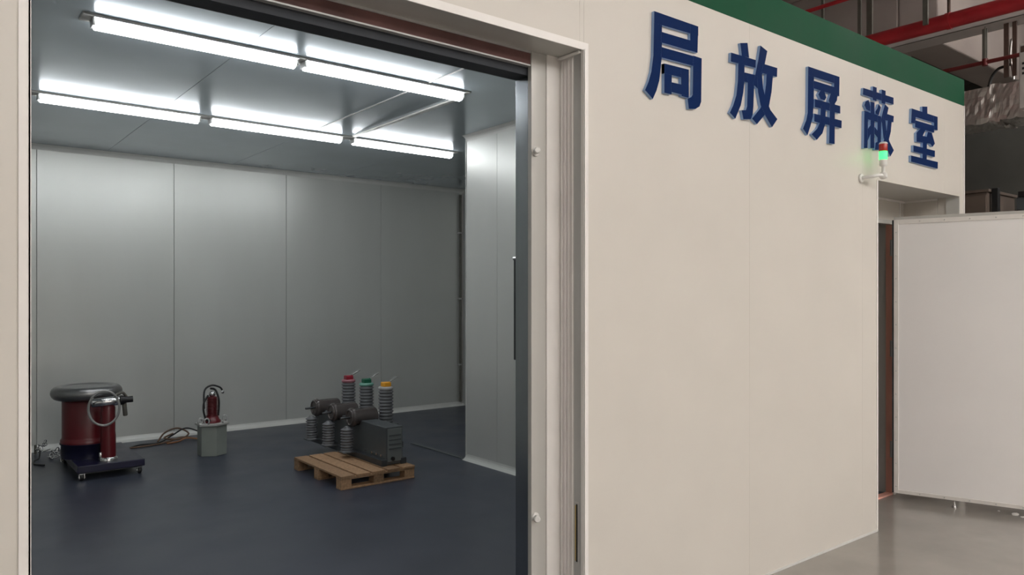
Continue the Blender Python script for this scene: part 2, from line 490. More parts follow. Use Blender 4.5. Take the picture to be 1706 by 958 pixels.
MB().cyl((0, 0, 0), (0, 0, 2.83), 0.018, 12).build('pipe', 'greysteel', cd)
for z in (0.5, 1.4, 2.3):
    B(-0.026, 0.026, -0.022, 0.028, z, z + 0.02).build('clip', 'galv', cd)

# ------------------------------------------------------------------ ceiling lights of the room


def ceiling_light(x0, x1, y, label):
    L = x1 - x0
    t = thing('ceiling_light', label, 'light', (x0, y, ZC), 0, 'linear lights in the shielded room')
    B(-0.012, L + 0.012, -0.062, 0.062, -0.016, -0.010).build('housing', 'housing', t, 0.002)
    m = MB()
    prof = [(0.040, -0.016), (0.043, -0.030), (0.039, -0.046), (0.027, -0.059), (0.010, -0.065), (-0.010, -0.065), (-0.027, -0.059), (-0.039, -0.046), (-0.043, -0.030), (-0.040, -0.016)]
    n = len(prof)
    vs = [(x, a, b) for x in (0.0, L) for a, b in prof]
    fs = [(i, (i + 1) % n, n + (i + 1) % n, n + i) for i in range(n)]
    m.add(vs, fs, 0, False).add(vs, [tuple(range(n)), tuple(reversed(range(n, 2 * n)))])
    m.build('tube', 'tube_on', t)
    for x in (-0.016, L + 0.001):
        B(x, x + 0.015, -0.038, 0.038, -0.052, -0.012).build('end_cap', 'galv', t, 0.002)
    return t


Y1, Y2 = 4.47, 6.38
ceiling_light(0.745, 1.835, Y1, 'left one of the two long lights in the nearer ceiling row')
ceiling_light(1.905, 3.075, Y1, 'right one of the two long lights in the nearer ceiling row')
ceiling_light(0.712, 1.805, Y2, 'leftmost of the three long lights in the farther ceiling row')
ceiling_light(1.915, 3.055, Y2, 'middle one of the three long lights in the farther ceiling row')
ceiling_light(3.190, 4.270, Y2, 'rightmost of the three long lights in the farther ceiling row')
for y, x0, x1, n in ((Y1, 0.68, 3.13, 'nearer'), (Y2, 0.65, 4.33, 'farther')):
    tag(B(x0, x1, y - 0.064, y + 0.064, ZC - 0.010, ZC).build('light_rail', 'jambgrey', None, 0.002),
        'thin grey mounting strip behind the ' + n + ' row of ceiling lights', 'mounting strip')
tag(B(3.13, 3.165, 4.62, 6.28, ZC - 0.014, ZC).build('cable_trunking', 'white', None, 0.004),
    'white cable duct on the ceiling between the two light rows', 'cable duct')

# ------------------------------------------------------------------ small door recess
w = MB()
w.box(4.70, 4.93, YR, YR + 0.07, 0, ZC)
w.box(4.93, 5.83, YR, YR + 0.07, 2.07, ZC)
w.box(5.83, XD1, YR, YR + 0.07, 0, ZC)
struct('wall_recess_back', w, 'booth', 'inner wall at the back of the small door recess')
struct('wall_recess_right', B(XD1, XD1 + 0.01, YI, YR, 0, ZC), 'booth', 'right side of the small door recess')
struct('wall_recess_left', B(4.74, XD0, YI, YR, 0, ZC), 'booth', 'left side of the small door recess')
struct('ceiling_recess', B(XD0, XD1, YF + 0.012, YR, ZD, ZD + 0.02), 'jambgrey', 'grey soffit over the small door recess')
struct('trim_21', MB().box(XD0, XD1, YR - 0.012, YR, ZD - 0.014, ZD).box(XD1 - 0.012, XD1, YI, YR, ZD - 0.014, ZD), 'trim', 'pale bead round the top of the recess')
struct('trim_22', B(6.02, 6.04, YR - 0.004, YR, 2.03, ZD - 0.014), 'trim', 'pale vertical joint cover in the recess')
struct('trim_23', B(XD1 - 0.008, XD1 + 0.001, YF + 0.001, YI - 0.06, 0, ZD), 'whitetrim', 'white lining on the right edge of the recess')
struct('trim_24', B(XD0 - 0.014, XD0 + 0.003, YF - 0.004, YF + 0.02, 0, ZD), 'trim', 'pale corner bead on the left edge of the recess')
# booth behind the small door
struct('wall_control_back', B(XP + 0.08, XRW + 0.1, 5.55, 5.59, 0, ZC), 'inpanel', 'wall inside the control booth')
struct('floor_control', B(XP + 0.08, XE - 0.08, YR, 5.56, 0.0, 0.006), 'infloor', 'dark floor inside the control booth')
struct('ceiling_control', B(XP + 0.08, XE - 0.08, YR, 5.56, ZC - 0.01, ZC + 0.06), 'inceil', 'ceiling inside the control booth')
# frame
fr = bpy.data.objects.new('door_frame_2', None)
fr.location = (5.80, YR, 0)
COL.objects.link(fr)
tag(fr, 'copper lined steel frame of the small door', kind='structure')
B(0.0, 0.035, -0.052, 0.0, 0.0, 2.075).build('copper_jamb', 'copper', fr, 0.001)
B(0.0, 0.040, -0.060, -0.052, 0.0, 2.075).build('jamb_edge', 'doorstrip', fr)
B(0.0, 0.035, 0.0, 0.09, 0.0, 2.075).build('rear_jamb', 'jambgrey', fr)
B(-0.90, 0.0, -0.052, 0.0, 0.0, 0.012).build('copper_sill', 'copper', fr, 0.001)
B(-0.90, 0.035, -0.052, 0.0, 2.045, 2.075).build('head_jamb', 'jambgrey', fr)
B(-0.90, -0.87, -0.052, 0.0, 0.0, 2.075).build('copper_jamb', 'copper', fr)
tag(MB().cyl((4.95, 2.90, 0.105), (6.05, 2.90, 0.105), 0.022, 12).build('floor_pipe', 'galv'), 'short grey pipe low inside the small doorway', 'pipe')

# swing door leaf
dl = bpy.data.objects.new('door_2', None)
dl.location = (5.668, 2.598, 0.052)
dl.rotation_euler = (0, 0, math.atan2(-0.748, 0.237))
COL.objects.link(dl)
tag(dl, 'pale grey steel swing door standing wide open at the small doorway', kind='structure')
LW, LH = 1.02, 2.012
# local x along the leaf, visible face at local -y
B(0.004, LW, 0.0, 0.055, 0.0, LH).build('leaf', 'doorleaf', dl, 0.002)
B(0.0, LW, 0.004, 0.060, LH - 0.002, LH + 0.022).build('top_lip', 'jambgrey', dl, 0.002)
B(0.0, 0.030, -0.005, 0.0, 0.0, LH).build('edge_strip', 'doorstrip', dl, 0.001)
B(0.030, LW, -0.005, 0.0, LH - 0.032, LH).build('edge_strip', 'doorstrip', dl, 0.001)
B(0.030, LW, -0.005, 0.0, 0.0, 0.026).build('edge_strip', 'doorstrip', dl, 0.001)
B(LW - 0.030, LW, -0.005, 0.0, 0.026, LH - 0.032).build('edge_strip', 'doorstrip', dl, 0.001)
B(-0.012, 0.0, 0.0, 0.05, 0.0, LH).build('finger_strip', 'rail', dl)
sc = MB().lathe([(0.0045, 0), (0.0045, 0.002), (0.003, 0.0035)], (0, -0.005, 0), (0, -1, 0), 8)
proto = sc.build('screw', 'galv', dl)
proto.location = (0.015, 0, 0.05)
for k in range(1, 12):
    c = proto.copy(); COL.objects.link(c); c.parent = dl; c.location = (0.015, 0, 0.05 + 0.17 * k)
for k in range(1, 7):
    for z in (LH - 0.016, 0.013):
        c = proto.copy(); COL.objects.link(c); c.parent = dl; c.location = (0.015 + 0.155 * k, 0, z)
MB().lathe([(0.006, 0), (0.006, 0.022), (0.016, 0.044), (0.018, 0.052)], (0.385, 0.01, 0.0), (0, 0, -1), 14).build('floor_stop', 'chrome', dl)
for z in (0.25, 1.0, 1.75):
    MB().cyl((-0.02, 0.045, z), (-0.02, 0.045, z + 0.12), 0.012, 10).build('hinge', 'galv', dl)

# ------------------------------------------------------------------ sign characters, raised from the wall
CY, SY = math.cos(YAW), math.sin(YAW)


def on_wall(x, y, Y):
    u = (x - 853.0) / 1254.0
    v = (494.0 - y) / 1254.0
    dd = Y / (SY - u * CY)
    return ((CY + u * SY) * dd, 1.5 + v * dd)


GLYPHS = [
    ((1060, 10, 5.325), [
        [(160, 45), (228, 68), (228, 440), (216, 560), (205, 660), (180, 750), (147, 825), (78, 745), (110, 670), (135, 580), (152, 440)],
        [(160, 45), (550, 182), (550, 264), (160, 150)],
        [(480, 157), (550, 182), (543, 415), (478, 396)],
        [(220, 228), (480, 306), (478, 398), (220, 322)],
        [(220, 363), (580, 465), (578, 552), (220, 455)],
        [(505, 440), (580, 465), (575, 850), (560, 892), (525, 913), (465, 912), (455, 822), (488, 808), (500, 785)],
        [(248, 510), (315, 527), (312, 785), (248, 770)],
        [(248, 510), (465, 565), (465, 650), (248, 598)],
        [(395, 548), (465, 565), (465, 815), (400, 800)],
        [(312, 677), (465, 712), (465, 802), (312, 764)]]),
    ((1200, 60, 5.99), [
        [(200, 70), (272, 68), (288, 215), (215, 200)],
        [(108, 165), (355, 240), (352, 318), (105, 255)],
        [(180, 262), (242, 280), (240, 460), (230, 560), (205, 690), (150, 825), (95, 765), (130, 690), (160, 590), (175, 450)],
        [(236, 362), (352, 390), (345, 478), (236, 455)],
        [(275, 400), (340, 410), (330, 700), (322, 785), (305, 830), (230, 830), (212, 740), (255, 740), (268, 700)],
        [(400, 95), (468, 150), (445, 270), (420, 370), (372, 525), (325, 480), (350, 380), (378, 240)],
        [(430, 278), (568, 320), (565, 408), (410, 368)],
        [(462, 370), (525, 385), (510, 560), (485, 700), (440, 790), (365, 880), (315, 825), (400, 720), (440, 600), (455, 480)],
        [(365, 400), (415, 390), (425, 520), (450, 620), (500, 740), (568, 830), (515, 910), (450, 800), (400, 690), (375, 560)]]),
    ((1330, 100, 6.387), [
        [(105, 68), (168, 90), (165, 440), (155, 600), (130, 700), (98, 800), (50, 730), (85, 640), (100, 560)],
        [(105, 68), (438, 180), (438, 264), (105, 160)],
        [(380, 160), (438, 180), (435, 385), (380, 370)],
        [(163, 219), (380, 287), (380, 370), (163, 302)],
        [(235, 325), (278, 338), (297, 400), (280, 430), (235, 415), (212, 365)],
        [(345, 355), (415, 380), (410, 430), (385, 470), (330, 455), (322, 430)],
        [(175, 415), (445, 490), (445, 570), (175, 500)],
        [(168, 570), (460, 645), (458, 725), (168, 655)],
        [(240, 480), (292, 495), (285, 680), (255, 780), (195, 850), (140, 790), (200, 730), (230, 660)],
        [(335, 450), (388, 465), (385, 895), (325, 885)]]),
    ((1420, 135, 6.84), [
        [(125, 78), (470, 190), (470, 268), (120, 155)],
        [(235, 60), (278, 75), (275, 230), (232, 215)],
        [(335, 97), (380, 112), (375, 265), (332, 250)],
        [(150, 232), (185, 215), (205, 290), (204, 345), (160, 325), (138, 275)],
        [(208, 235), (252, 245), (250, 765), (205, 765)],
        [(300, 262), (325, 300), (300, 390), (262, 370), (262, 345), (285, 310)],
        [(135, 340), (328, 405), (325, 480), (135, 425)],
        [(135, 340), (177, 352), (172, 765), (130, 765)],
        [(286, 395), (328, 405), (322, 760), (305, 785), (255, 785), (262, 705), (284, 690)],
        [(172, 550), (207, 500), (207, 600), (172, 680)],
        [(248, 520), (288, 570), (288, 650), (248, 600)],
        [(370, 265), (410, 305), (390, 400), (350, 510), (322, 455), (345, 350)],
        [(350, 362), (470, 400), (465, 470), (350, 440)],
        [(332, 450), (372, 445), (385, 560), (420, 690), (470, 790), (430, 860), (390, 780), (350, 640)],
        [(400, 450), (445, 460), (435, 580), (410, 680), (350, 790), (300, 770), (350, 690), (385, 600)]]),
    ((1500, 165, 7.6625), [
        [(280, 95), (345, 97), (345, 185), (280, 165)],
        [(145, 120), (475, 228), (475, 315), (145, 215)],
        [(145, 120), (195, 136), (195, 312), (137, 305)],
        [(425, 212), (475, 228), (475, 400), (430, 390)],
        [(187, 270), (428, 341), (430, 430), (187, 360)],
        [(205, 430), (262, 372), (325, 385), (285, 470), (335, 482), (350, 420), (400, 430), (440, 570), (410, 610), (380, 570), (205, 545)],
        [(285, 535), (338, 550), (335, 775), (282, 765)],
        [(165, 590), (440, 660), (438, 740), (165, 670)],
        [(135, 720), (478, 805), (475, 890), (135, 800)]])]
LAB = ['first blue raised character of the wall sign, nearest the large opening',
       'second blue raised character of the wall sign, with two crossing legs',
       'third and middle blue raised character of the wall sign',
       'fourth blue raised character of the wall sign, behind the signal beacon',
       'fifth and last blue raised character of the wall sign, at the booth end']
YFACE = YF - 0.016
for gi, ((ox, oy, s), polys) in enumerate(GLYPHS):
    mb = MB()
    for k, poly in enumerate(polys):
        P = [on_wall(ox + x / s, oy + y / s, YFACE) for x, y in poly]
        ar = sum(P[i][0] * P[(i + 1) % len(P)][1] - P[(i + 1) % len(P)][0] * P[i][1] for i in range(len(P)))
        if ar < 0:
            P = P[::-1]
        n = len(P)
        e = 0.00015 * k
        vs = [(x, YFACE - e, z) for x, z in P] + [(x, YF + 0.001, z) for x, z in P]
        mb.add(vs, [tuple(range(n))], 0)
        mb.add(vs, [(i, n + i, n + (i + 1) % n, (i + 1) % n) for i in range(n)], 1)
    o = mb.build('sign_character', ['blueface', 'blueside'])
    tag(o, LAB[gi], 'sign letter', 'raised characters of the wall sign')

# ------------------------------------------------------------------ signal beacon
b = thing('signal_beacon', 'small signal tower with lit green and red lens on white wall bracket', 'beacon', (4.706, 2.222, 2.25))
MB().cyl((-0.10, YF - 2.222, -0.015), (-0.10, YF - 2.222 - 0.012, -0.015), 0.028, bev=0.003).build('wall_plate', 'white', b)
MB().tube([(-0.10, 0.085, -0.015), (-0.095, 0.03, -0.012), (-0.06, 0.0, -0.004), (0, 0, 0.0)], 0.011, 10).build('arm', 'white', b)
MB().lathe([(0.012, -0.022), (0.021, -0.014), (0.023, 0.0), (0.021, 0.014), (0.012, 0.022)], (0, 0, 0), (0, 1, 0), 16).build('elbow', 'white', b)
MB().lathe([(0.010, 0.0), (0.010, 0.055), (0.020, 0.060), (0.023, 0.066), (0.023, 0.098)], (0, 0, 0)).build('stem', 'white', b)
MB().lathe([(0.022, 0.098), (0.024, 0.101), (0.024, 0.148), (0.022, 0.150)], (0, 0, 0)).build('green_lens', 'green_on', b)
MB().lathe([(0.024, 0.150), (0.025, 0.153), (0.025, 0.192), (0.024, 0.195)], (0, 0, 0)).build('red_lens', 'beaconred', b)
MB().lathe([(0.025, 0.195), (0.025, 0.200), (0.018, 0.207), (0.002, 0.209)], (0, 0, 0)).build('cap', 'white', b)

# ------------------------------------------------------------------ red high-voltage source on a cart
cart = thing('equipment_cart', 'low navy blue platform cart on casters under the red cylinder', 'cart', (1.28, 7.37, 0.006))
B(-0.25, 0.25, -0.46, 0.46, 0.066, 0.125).build('platform', 'navy', cart, 0.006)
B(-0.23, 0.23, -0.44, 0.44, 0.056, 0.066).build('underframe', 'rail', cart)
for x in (-0.215, 0.215):
    for y in (-0.42, 0.42):
        c = MB().box(-0.024, 0.024, -0.022, 0.022, 0.052, 0.058).box(-0.021, -0.016, -0.016, 0.016, 0.018, 0.054).box(0.016, 0.021, -0.016, 0.016, 0.018, 0.054)
        co = c.build('caster', 'chrome', cart)
        co.location = (x, y, 0)
        MB().cyl((-0.013, 0, 0.027), (0.013, 0, 0.027), 0.027, 16, bev=0.003).build('wheel', 'black', co)
        MB().cyl((-0.024, 0, 0.027), (0.024, 0, 0.027), 0.008, 8).build('axle', 'chrome', co)
rt = thing('test_transformer', 'large dark red cylinder with a grey corona ring on the navy cart', 'transformer', (1.168, 7.36, 0.131))
MB().lathe([(0.200, 0.125), (0.200, 0.150), (0.190, 0.162), (0.188, 0.175), (0.188, 0.49), (0.180, 0.50)], n=40).build('body', 'redbody', rt)
MB().torus((0, 0, 0.548), (0, 0, 1), 0.215, 0.058, 56, 20).build('corona_ring', 'corona', rt)
MB().lathe([(0.17, 0.50), (0.20, 0.52), (0.214, 0.56), (0.212, 0.590), (0.19, 0.596), (0.02, 0.598)], n=36).build('top_plate', 'corona', rt)
MB().lathe([(0.195, 0.001), (0.195, 0.11), (0.205, 0.115), (0.205, 0.125)], n=40).build('pedestal', 'navy', rt)
dv = thing('voltage_divider', 'slim red column with silver head and hanging grey cable loop', 'divider', (1.275, 7.045, 0.131))
MB().lathe([(0.058, 0.028), (0.058, 0.20), (0.054, 0.24), (0.054, 0.44), (0.045, 0.46)], n=28).build('column', 'redbody', dv)
MB().lathe([(0.072, 0.0), (0.072, 0.022), (0.060, 0.030)], n=28).build('base_ring', 'chrome', dv)
MB().cyl((-0.06, -0.02, 0.0), (-0.06, -0.02, 0.075), 0.012, 12, bev=0.002).build('terminal_post', 'chrome', dv)
MB().lathe([(0.028, -0.13), (0.038, -0.12), (0.038, 0.075), (0.030, 0.085)], (0, -0.03, 0.492), (1, -0.12, 0.05), 24).build('silver_head', 'chrome', dv)
MB().lathe([(0.040, 0.085), (0.040, 0.10), (0.026, 0.13), (0.026, 0.18)], (0, -0.03, 0.492), (1, -0.12, 0.05), 20).build('head_cap', 'black', dv)
MB().torus((-0.05, -0.11, 0.450), (0.15, 1, 0.1), 0.118, 0.010, 48, 10, sx=0.95, sz=1.22).build('cable_loop', 'cablegrey', dv)
MB().cyl((0.115, -0.02, 0.50), (0.125, -0.03, 0.36), 0.018, 14, bev=0.006).build('hanging_plug', 'greysteel', dv)
MB().tube([(0.04, -0.05, 0.54), (0.10, -0.04, 0.56), (0.14, -0.02, 0.51)], 0.012, 8).build('plug_lead', 'greysteel', dv)

# chains and leads beside the cart
ch = thing('chain', 'bright steel chain coiled on the floor behind the navy cart', 'chain', (0.935, 8.16, 0.012))
link = MB().torus((0, 0, 0), (0, 0, 1), 0.020, 0.0055, 14, 6, sx=1.35, sz=0.8).build('link', 'chrome', ch)
px, py, pz, first = -0.05, 0.12, 0.06, True
for k in range(22):
    a = k * 0.75
    lk = link if first else link.copy()
    if not first:
        COL.objects.link(lk)
        lk.parent = ch
    first = False
    lk.location = (-0.02 + 0.009 * k + 0.05 * math.cos(a), 0.10 - 0.020 * k + 0.05 * math.sin(a), max(0.006, 0.10 - 0.006 * k + 0.02 * math.sin(a * 2)))
    lk.rotation_euler = (R(90) * (k % 2) + 0.3, 0.4 * math.sin(k), a)
gs = thing('ground_lead', 'thin dark lead lying on the floor left of the cart', 'cable', (0.90, 8.0, 0.014))
MB().tube([(0.0, 0.38, 0.03), (0.02, 0.25, 0.06), (0.0, 0.12, 0.0), (-0.05, 0.0, 0.0), (-0.06, -0.15, 0.0), (0.0, -0.25, 0.0)], 0.007, 7).build('lead', 'black', gs)
MB().cyl((0.0, 0.38, -0.004), (0.0, 0.38, 0.08), 0.012, 8).build('clamp', 'greysteel', gs)

# ------------------------------------------------------------------ tank transformer
tk = thing('oil_tank_transformer', 'grey hexagonal oil tank with a dark red bushing and black cables', 'transformer', (2.215, 7.36, 0.006), R(12))
hexp = [(0.135 * math.cos(R(60 * k + 18)), 0.135 * math.sin(R(60 * k + 18))) for k in range(6)]
MB().prism(hexp, 0.0, 0.282).build('tank', 'tank', tk, 0.005)
hexf = [(x * 1.16, y * 1.16) for x, y in hexp]
MB().prism(hexf, 0.282, 0.302).build('flange', 'tanktop', tk, 0.004)
prof = [(0.078, 0.302), (0.080, 0.318), (0.066, 0.330), (0.054, 0.362)]
z = 0.362
for k in range(13):
    prof += [(0.040, z + 0.003), (0.056, z + 0.008), (0.040, z + 0.013)]
    z += 0.0135
prof += [(0.044, z + 0.006)]
MB().lathe(prof, n=26).build('bushing', 'insred', tk)
MB().lathe([(0.004, 0), (0.022, 0.008), (0.030, 0.024), (0.030, 0.034), (0.022, 0.050), (0.003, 0.058)], (0, 0, z + 0.002), n=20).build('ball_terminal', 'chrome', tk)
MB().tube([(-0.03, 0.02, 0.555), (-0.085, -0.01, 0.50), (-0.095, -0.02, 0.42), (-0.075, -0.03, 0.34), (-0.05, -0.06, 0.33)], 0.009, 8).build('cable', 'black', tk)
MB().tube([(-0.09, -0.02, 0.44), (-0.06, 0.03, 0.60), (0.02, 0.05, 0.645), (0.09, 0.03, 0.625), (0.115, 0.02, 0.595)], 0.009, 8).build('cable', 'black', tk)
MB().tube([(0.0, 0.03, 0.62), (0.05, 0.03, 0.60), (0.066, 0.0, 0.52), (0.062, -0.01, 0.43), (0.05, -0.02, 0.36)], 0.010, 8).build('cable', 'black', tk)
MB().lathe([(0.008, 0), (0.014, 0.006), (0.014, 0.02), (0.006, 0.026)], (0.112, 0.02, 0.585), (0.5, 0, -0.8), 10).build('cable_lug', 'chrome', tk)
for x, y in ((-0.125, -0.02), (0.125, -0.01), (-0.09, -0.07), (0.02, 0.13)):
    MB().torus((x, y, 0.328), (0.3, 1, 0), 0.020, 0.006, 16, 8, sz=1.4).build('lifting_eye', 'galv', tk)
for k in range(6):
    a = R(60 * k + 48)
    MB().cyl((0.125 * math.cos(a), 0.125 * math.sin(a), 0.300), (0.125 * math.cos(a), 0.125 * math.sin(a), 0.316), 0.009, 8).build('bolt', 'chrome', tk)

# cables on the floor between cart and tank


def cable(pts, m, label, r=0.008):
    o = MB().tube(pts, r, 7).build('floor_cable', m)
    return tag(o, label, 'cable', 'cables along the foot of the back wall')


Z0 = 0.015
cable([(1.56, 7.98, Z0), (1.75, 8.20, Z0), (1.95, 8.22, Z0), (2.10, 8.34, 0.05), (2.25, 8.42, 0.10), (2.36, 8.40, 0.07), (2.45, 8.25, Z0)], 'black', 'long black cable rising against the skirting between cart and tank')
cable([(1.60, 8.10, Z0), (1.85, 8.12, Z0), (2.02, 8.20, Z0), (2.20, 8.30, 0.03), (2.32, 8.20, Z0), (2.40, 8.05, Z0), (2.30, 7.75, Z0)], 'cablebrown', 'brown cable curling towards the back of the grey tank')
cable([(2.00, 8.12, Z0), (2.12, 8.16, Z0), (2.22, 8.22, 0.03), (2.34, 8.10, Z0), (2.30, 7.85, Z0), (2.24, 7.62, Z0)], 'cableorange', 'short orange-brown cable lying left of the grey tank')
cable([(1.95, 8.26, 0.02), (2.05, 8.40, 0.08), (2.18, 8.42, 0.11), (2.28, 8.38, 0.05), (2.15, 8.22, 0.03), (2.02, 8.30, 0.04), (2.12, 8.36, 0.07)], 'cablebrown', 'tangled loop of brown cable at the foot of the back wall', 0.009)

# ------------------------------------------------------------------ pallet
pal = thing('wooden_pallet', 'worn wooden pallet carrying the grey circuit breaker', 'pallet', (2.575, 5.355, 0.006))
PW, PL = 0.655, 0.915
for y in (0.0, PL / 2 - 0.045, PL - 0.09):
    B(0, PW, y, y + 0.09, 0, 0.014).build('bottom_board', 'wood', pal, 0.002)
    B(0, PW, y, y + 0.09, 0.074, 0.089).build('stringer_board', 'wood', pal, 0.002)
    for x in (0.0, PW / 2 - 0.045, PW - 0.09):
        B(x, x + 0.09, y + 0.003, y + 0.087, 0.014, 0.074).build('block', 'wood', pal, 0.002)
for k in range(5):
    x = k * (PW - 0.115) / 4
    B(x, x + 0.115, random.uniform(-0.006, 0.004), PL + random.uniform(-0.006, 0.004), 0.089, 0.105).build('top_board', 'wood', pal, 0.002)

# ------------------------------------------------------------------ circuit breaker on the pallet
cb = thing('circuit_breaker', 'grey three-pole circuit breaker with red, green and yellow caps on the pallet', 'circuit breaker', (2.985, 5.46, 0.111))
# local: x to the right, y away; poles at y = 0.52, 0.89, 1.26
MB().box(0.0, 0.05, 0.0, 1.42, 0.0, 0.05).box(0.18, 0.23, 0.0, 1.42, 0.0, 0.05).box(0.05, 0.18, 1.37, 1.42, 0.0, 0.05).build('base_rail', 'rail', cb, 0.003)
B(0.045, 0.200, 0.01, 1.40, 0.004, 0.315).build('mechanism_box', 'boxgrey', cb, 0.006)
B(0.20, 0.40, 0.34, 1.40, 0.06, 0.11).build('crossbeam', 'boxgrey', cb, 0.004)
B(0.205, 0.40, 0.42, 1.38, 0.11, 0.26).build('housing', 'boxgrey', cb, 0.006)
B(0.056, 0.189, 0.003, 0.010, 0.03, 0.300).build('box_door', 'boxgrey_lit', cb, 0.003)
for k in range(4):
    B(0.066, 0.180, -0.002, 0.004, 0.13 + 0.036 * k, 0.142 + 0.036 * k).build('louvre', 'boxgrey', cb, 0.001)
MB().cyl((0.10, 0.004, 0.055), (0.10, -0.012, 0.055), 0.016, 14).build('indicator', 'black', cb)
for y in (0.08, 0.16, 0.24, 0.36):
    MB().cyl((0.046, y, 0.075), (0.034, y, 0.075), 0.009, 8).build('bolt', 'chrome', cb)
CAPS = [('capyellow', 'ringyellow', 'yellow phase cap'), ('capgreen', 'ringgreen', 'green phase cap'), ('capred', 'ringred', 'crimson phase cap')]
for k, (mc, mr, lab) in enumerate(CAPS):
    y = 0.52 + 0.37 * k
    px = 0.325
    prof = [(0.060, 0.22)]
    z = 0.235
    for j in range(11):
        prof += [(0.056, z), (0.068, z + 0.010), (0.068, z + 0.014), (0.056, z + 0.022)]
        z += 0.029
    prof += [(0.056, z + 0.004)]
    pole = MB().lathe(prof, (px, y, 0), n=24).build('pole_insulator', 'insgrey', cb)
    MB().lathe([(0.062, 0.556), (0.066, 0.560), (0.066, 0.578), (0.058, 0.584)], (px, y, 0), n=24).build('ring', mr, pole)
    cap = MB().box(px - 0.036, px + 0.036, y - 0.036, y + 0.036, 0.582, 0.622).build('phase_cap', mc, cb, 0.008)
    cap['label'] = lab
    tm = MB()
    a, c_ = Vector((px + 0.03, y - 0.01, 0.620)), Vector((px + 0.115, y - 0.01, 0.662))
    tm.add([a + Vector((0, -0.014, 0)), a + Vector((0, 0.014, 0)), c_ + Vector((0, 0.014, 0)), c_ + Vector((0, -0.014, 0)),
            a + Vector((-0.004, -0.014, 0.008)), a + Vector((-0.004, 0.014, 0.008)), c_ + Vector((-0.004, 0.014, 0.008)), c_ + Vector((-0.004, -0.014, 0.008))],
           [(0, 1, 2, 3), (7, 6, 5, 4), (0, 4, 5, 1), (1, 5, 6, 2), (2, 6, 7, 3), (3, 7, 4, 0)])
    tm.build('terminal_blade', 'chrome', cap)
    # horizontal resin cylinder
    zc = 0.340
    MB().lathe([(0.050, 0.0), (0.070, 0.004), (0.082, 0.012), (0.082, 0.034), (0.074, 0.044), (0.074, 0.235), (0.066, 0.245)], (-0.03, y, zc), (1, 0, 0), 32).build('current_transformer', 'ctbrown', cb)
    MB().torus((-0.029, y, zc), (1, 0, 0), 0.062, 0.010, 32, 8).build('rim', 'ctbrown', cb)
    MB().cyl((-0.01, y, zc), (-0.115, y, zc), 0.010, 12, bev=0.002).build('terminal_rod', 'rail', cb)
    MB().cyl((-0.02, y - 0.03, zc + 0.01), (-0.045, y - 0.03, zc + 0.01), 0.008, 8).build('bolt', 'chrome', cb)
    # short ribbed post under the disc
    prof = [(0.056, 0.05), (0.056, 0.062)]
    z = 0.064
    for j in range(8):
        prof += [(0.040, z), (0.055, z + 0.009), (0.055, z + 0.012), (0.040, z + 0.020)]
        z += 0.0235
    prof += [(0.030, z + 0.002), (0.018, z + 0.016)]
    MB().lathe(prof, (-0.055, y, 0), n=22).build('support_insulator', 'insgrey', cb)
    B(-0.11, 0.01, y - 0.055, y + 0.055, 0.043, 0.052).build('foot_plate', 'boxgrey', cb, 0.002)

# ------------------------------------------------------------------ hall ceiling: beams, pipes, duct, hangers
for i, (x0, x1, y0, y1, z0, lab) in enumerate((
        (9.6, HX1, 3.88, 4.35, 4.56, 'concrete beam running away behind the red pipe'),
        (9.6, 10.0, 4.35, HY1, 4.56, 'concrete beam over the end of the booth'),
        (HX0, 9.6, 8.6, 9.0, 4.75, 'pale concrete beam crossing above the booth roof'),
        (HX0, HX1, -0.2, 0.2, 4.9, 'concrete beam of the hall above the walkway'),
        (HX0, HX1, -4.7, -4.3, 4.9, 'concrete beam of the hall behind the walkway'))):
    struct('trim_%d' % (30 + i), B(x0, x1, y0, y1, z0, HZ), 'concrete', lab, 0.02)
struct('ceiling_recess_hall', B(10.0, HX1, 4.35, HY1, 4.72, 4.80), 'darkwall', 'ceiling soffit between the concrete beams, its shade painted dark')  # unlit soffit; its shade is put into the charcoal colour

rp = thing('fire_pipe', 'thick red fire pipe crossing above the end of the booth', 'pipe', (7.5, 0, 4.05))
MB().cyl((0, -6, 0), (0, 13, 0), 0.070, 24).build('pipe', 'redpipe', rp)
for y in (2.938, 5.5, -1.0):
    MB().cyl((0, y, 0.06), (0, y, HZ - 4.05), 0.016, 8).build('hanger', 'brownsteel', rp)
    MB().lathe([(0.076, -0.02), (0.076, 0.02)], (0, y, 0), (0, 1, 0), 24).build('clamp', 'redpipe', rp)
r2 = thing('sprinkler_pipe', 'thin red pipe high above the green band', 'pipe', (6.0, 0, 3.945))
MB().cyl((0, -6, 0), (0, 13, 0), 0.017, 12).build('pipe', 'redpipe', r2)
for y in (4.6, 1.0, 7.4):
    MB().cyl((0, y, 0.01), (0, y, HZ - 3.945), 0.005, 6).build('hanger', 'brownsteel', r2)
r3 = thing('sprinkler_pipe', 'thin dark red pipe just above the silver foil duct', 'pipe', (8.9, 0, 3.985))
MB().cyl((0, -6, 0), (0, 13, 0), 0.022, 12).build('pipe', 'redpipedark', r3)
for y in (3.13, 0.5, 6.0):
    MB().cyl((0, y, -0.035), (0, y, 0.035), 0.03, 10).build('coupling', 'redpipedark', r3)
    MB().cyl((0, y, 0.02), (0, y, 0.378), 0.006, 6).build('hanger', 'greysteel', r3)
tr = thing('cable_tray', 'pale cable tray running above the thin red pipe', 'cable tray', (8.98, 0, 4.365))
MB().box(-0.15, 0.15, -6, 13, 0.0, 0.006).box(-0.15, -0.145, -6, 13, 0, 0.07).box(0.145, 0.15, -6, 13, 0, 0.07).build('tray', 'signwhite', tr)
for y in (0.4, 4.9, 6.9):
    B(-0.16, -0.13, y, y + 0.03, 0.0, HZ - 4.365).build('hanger', 'greysteel', tr)
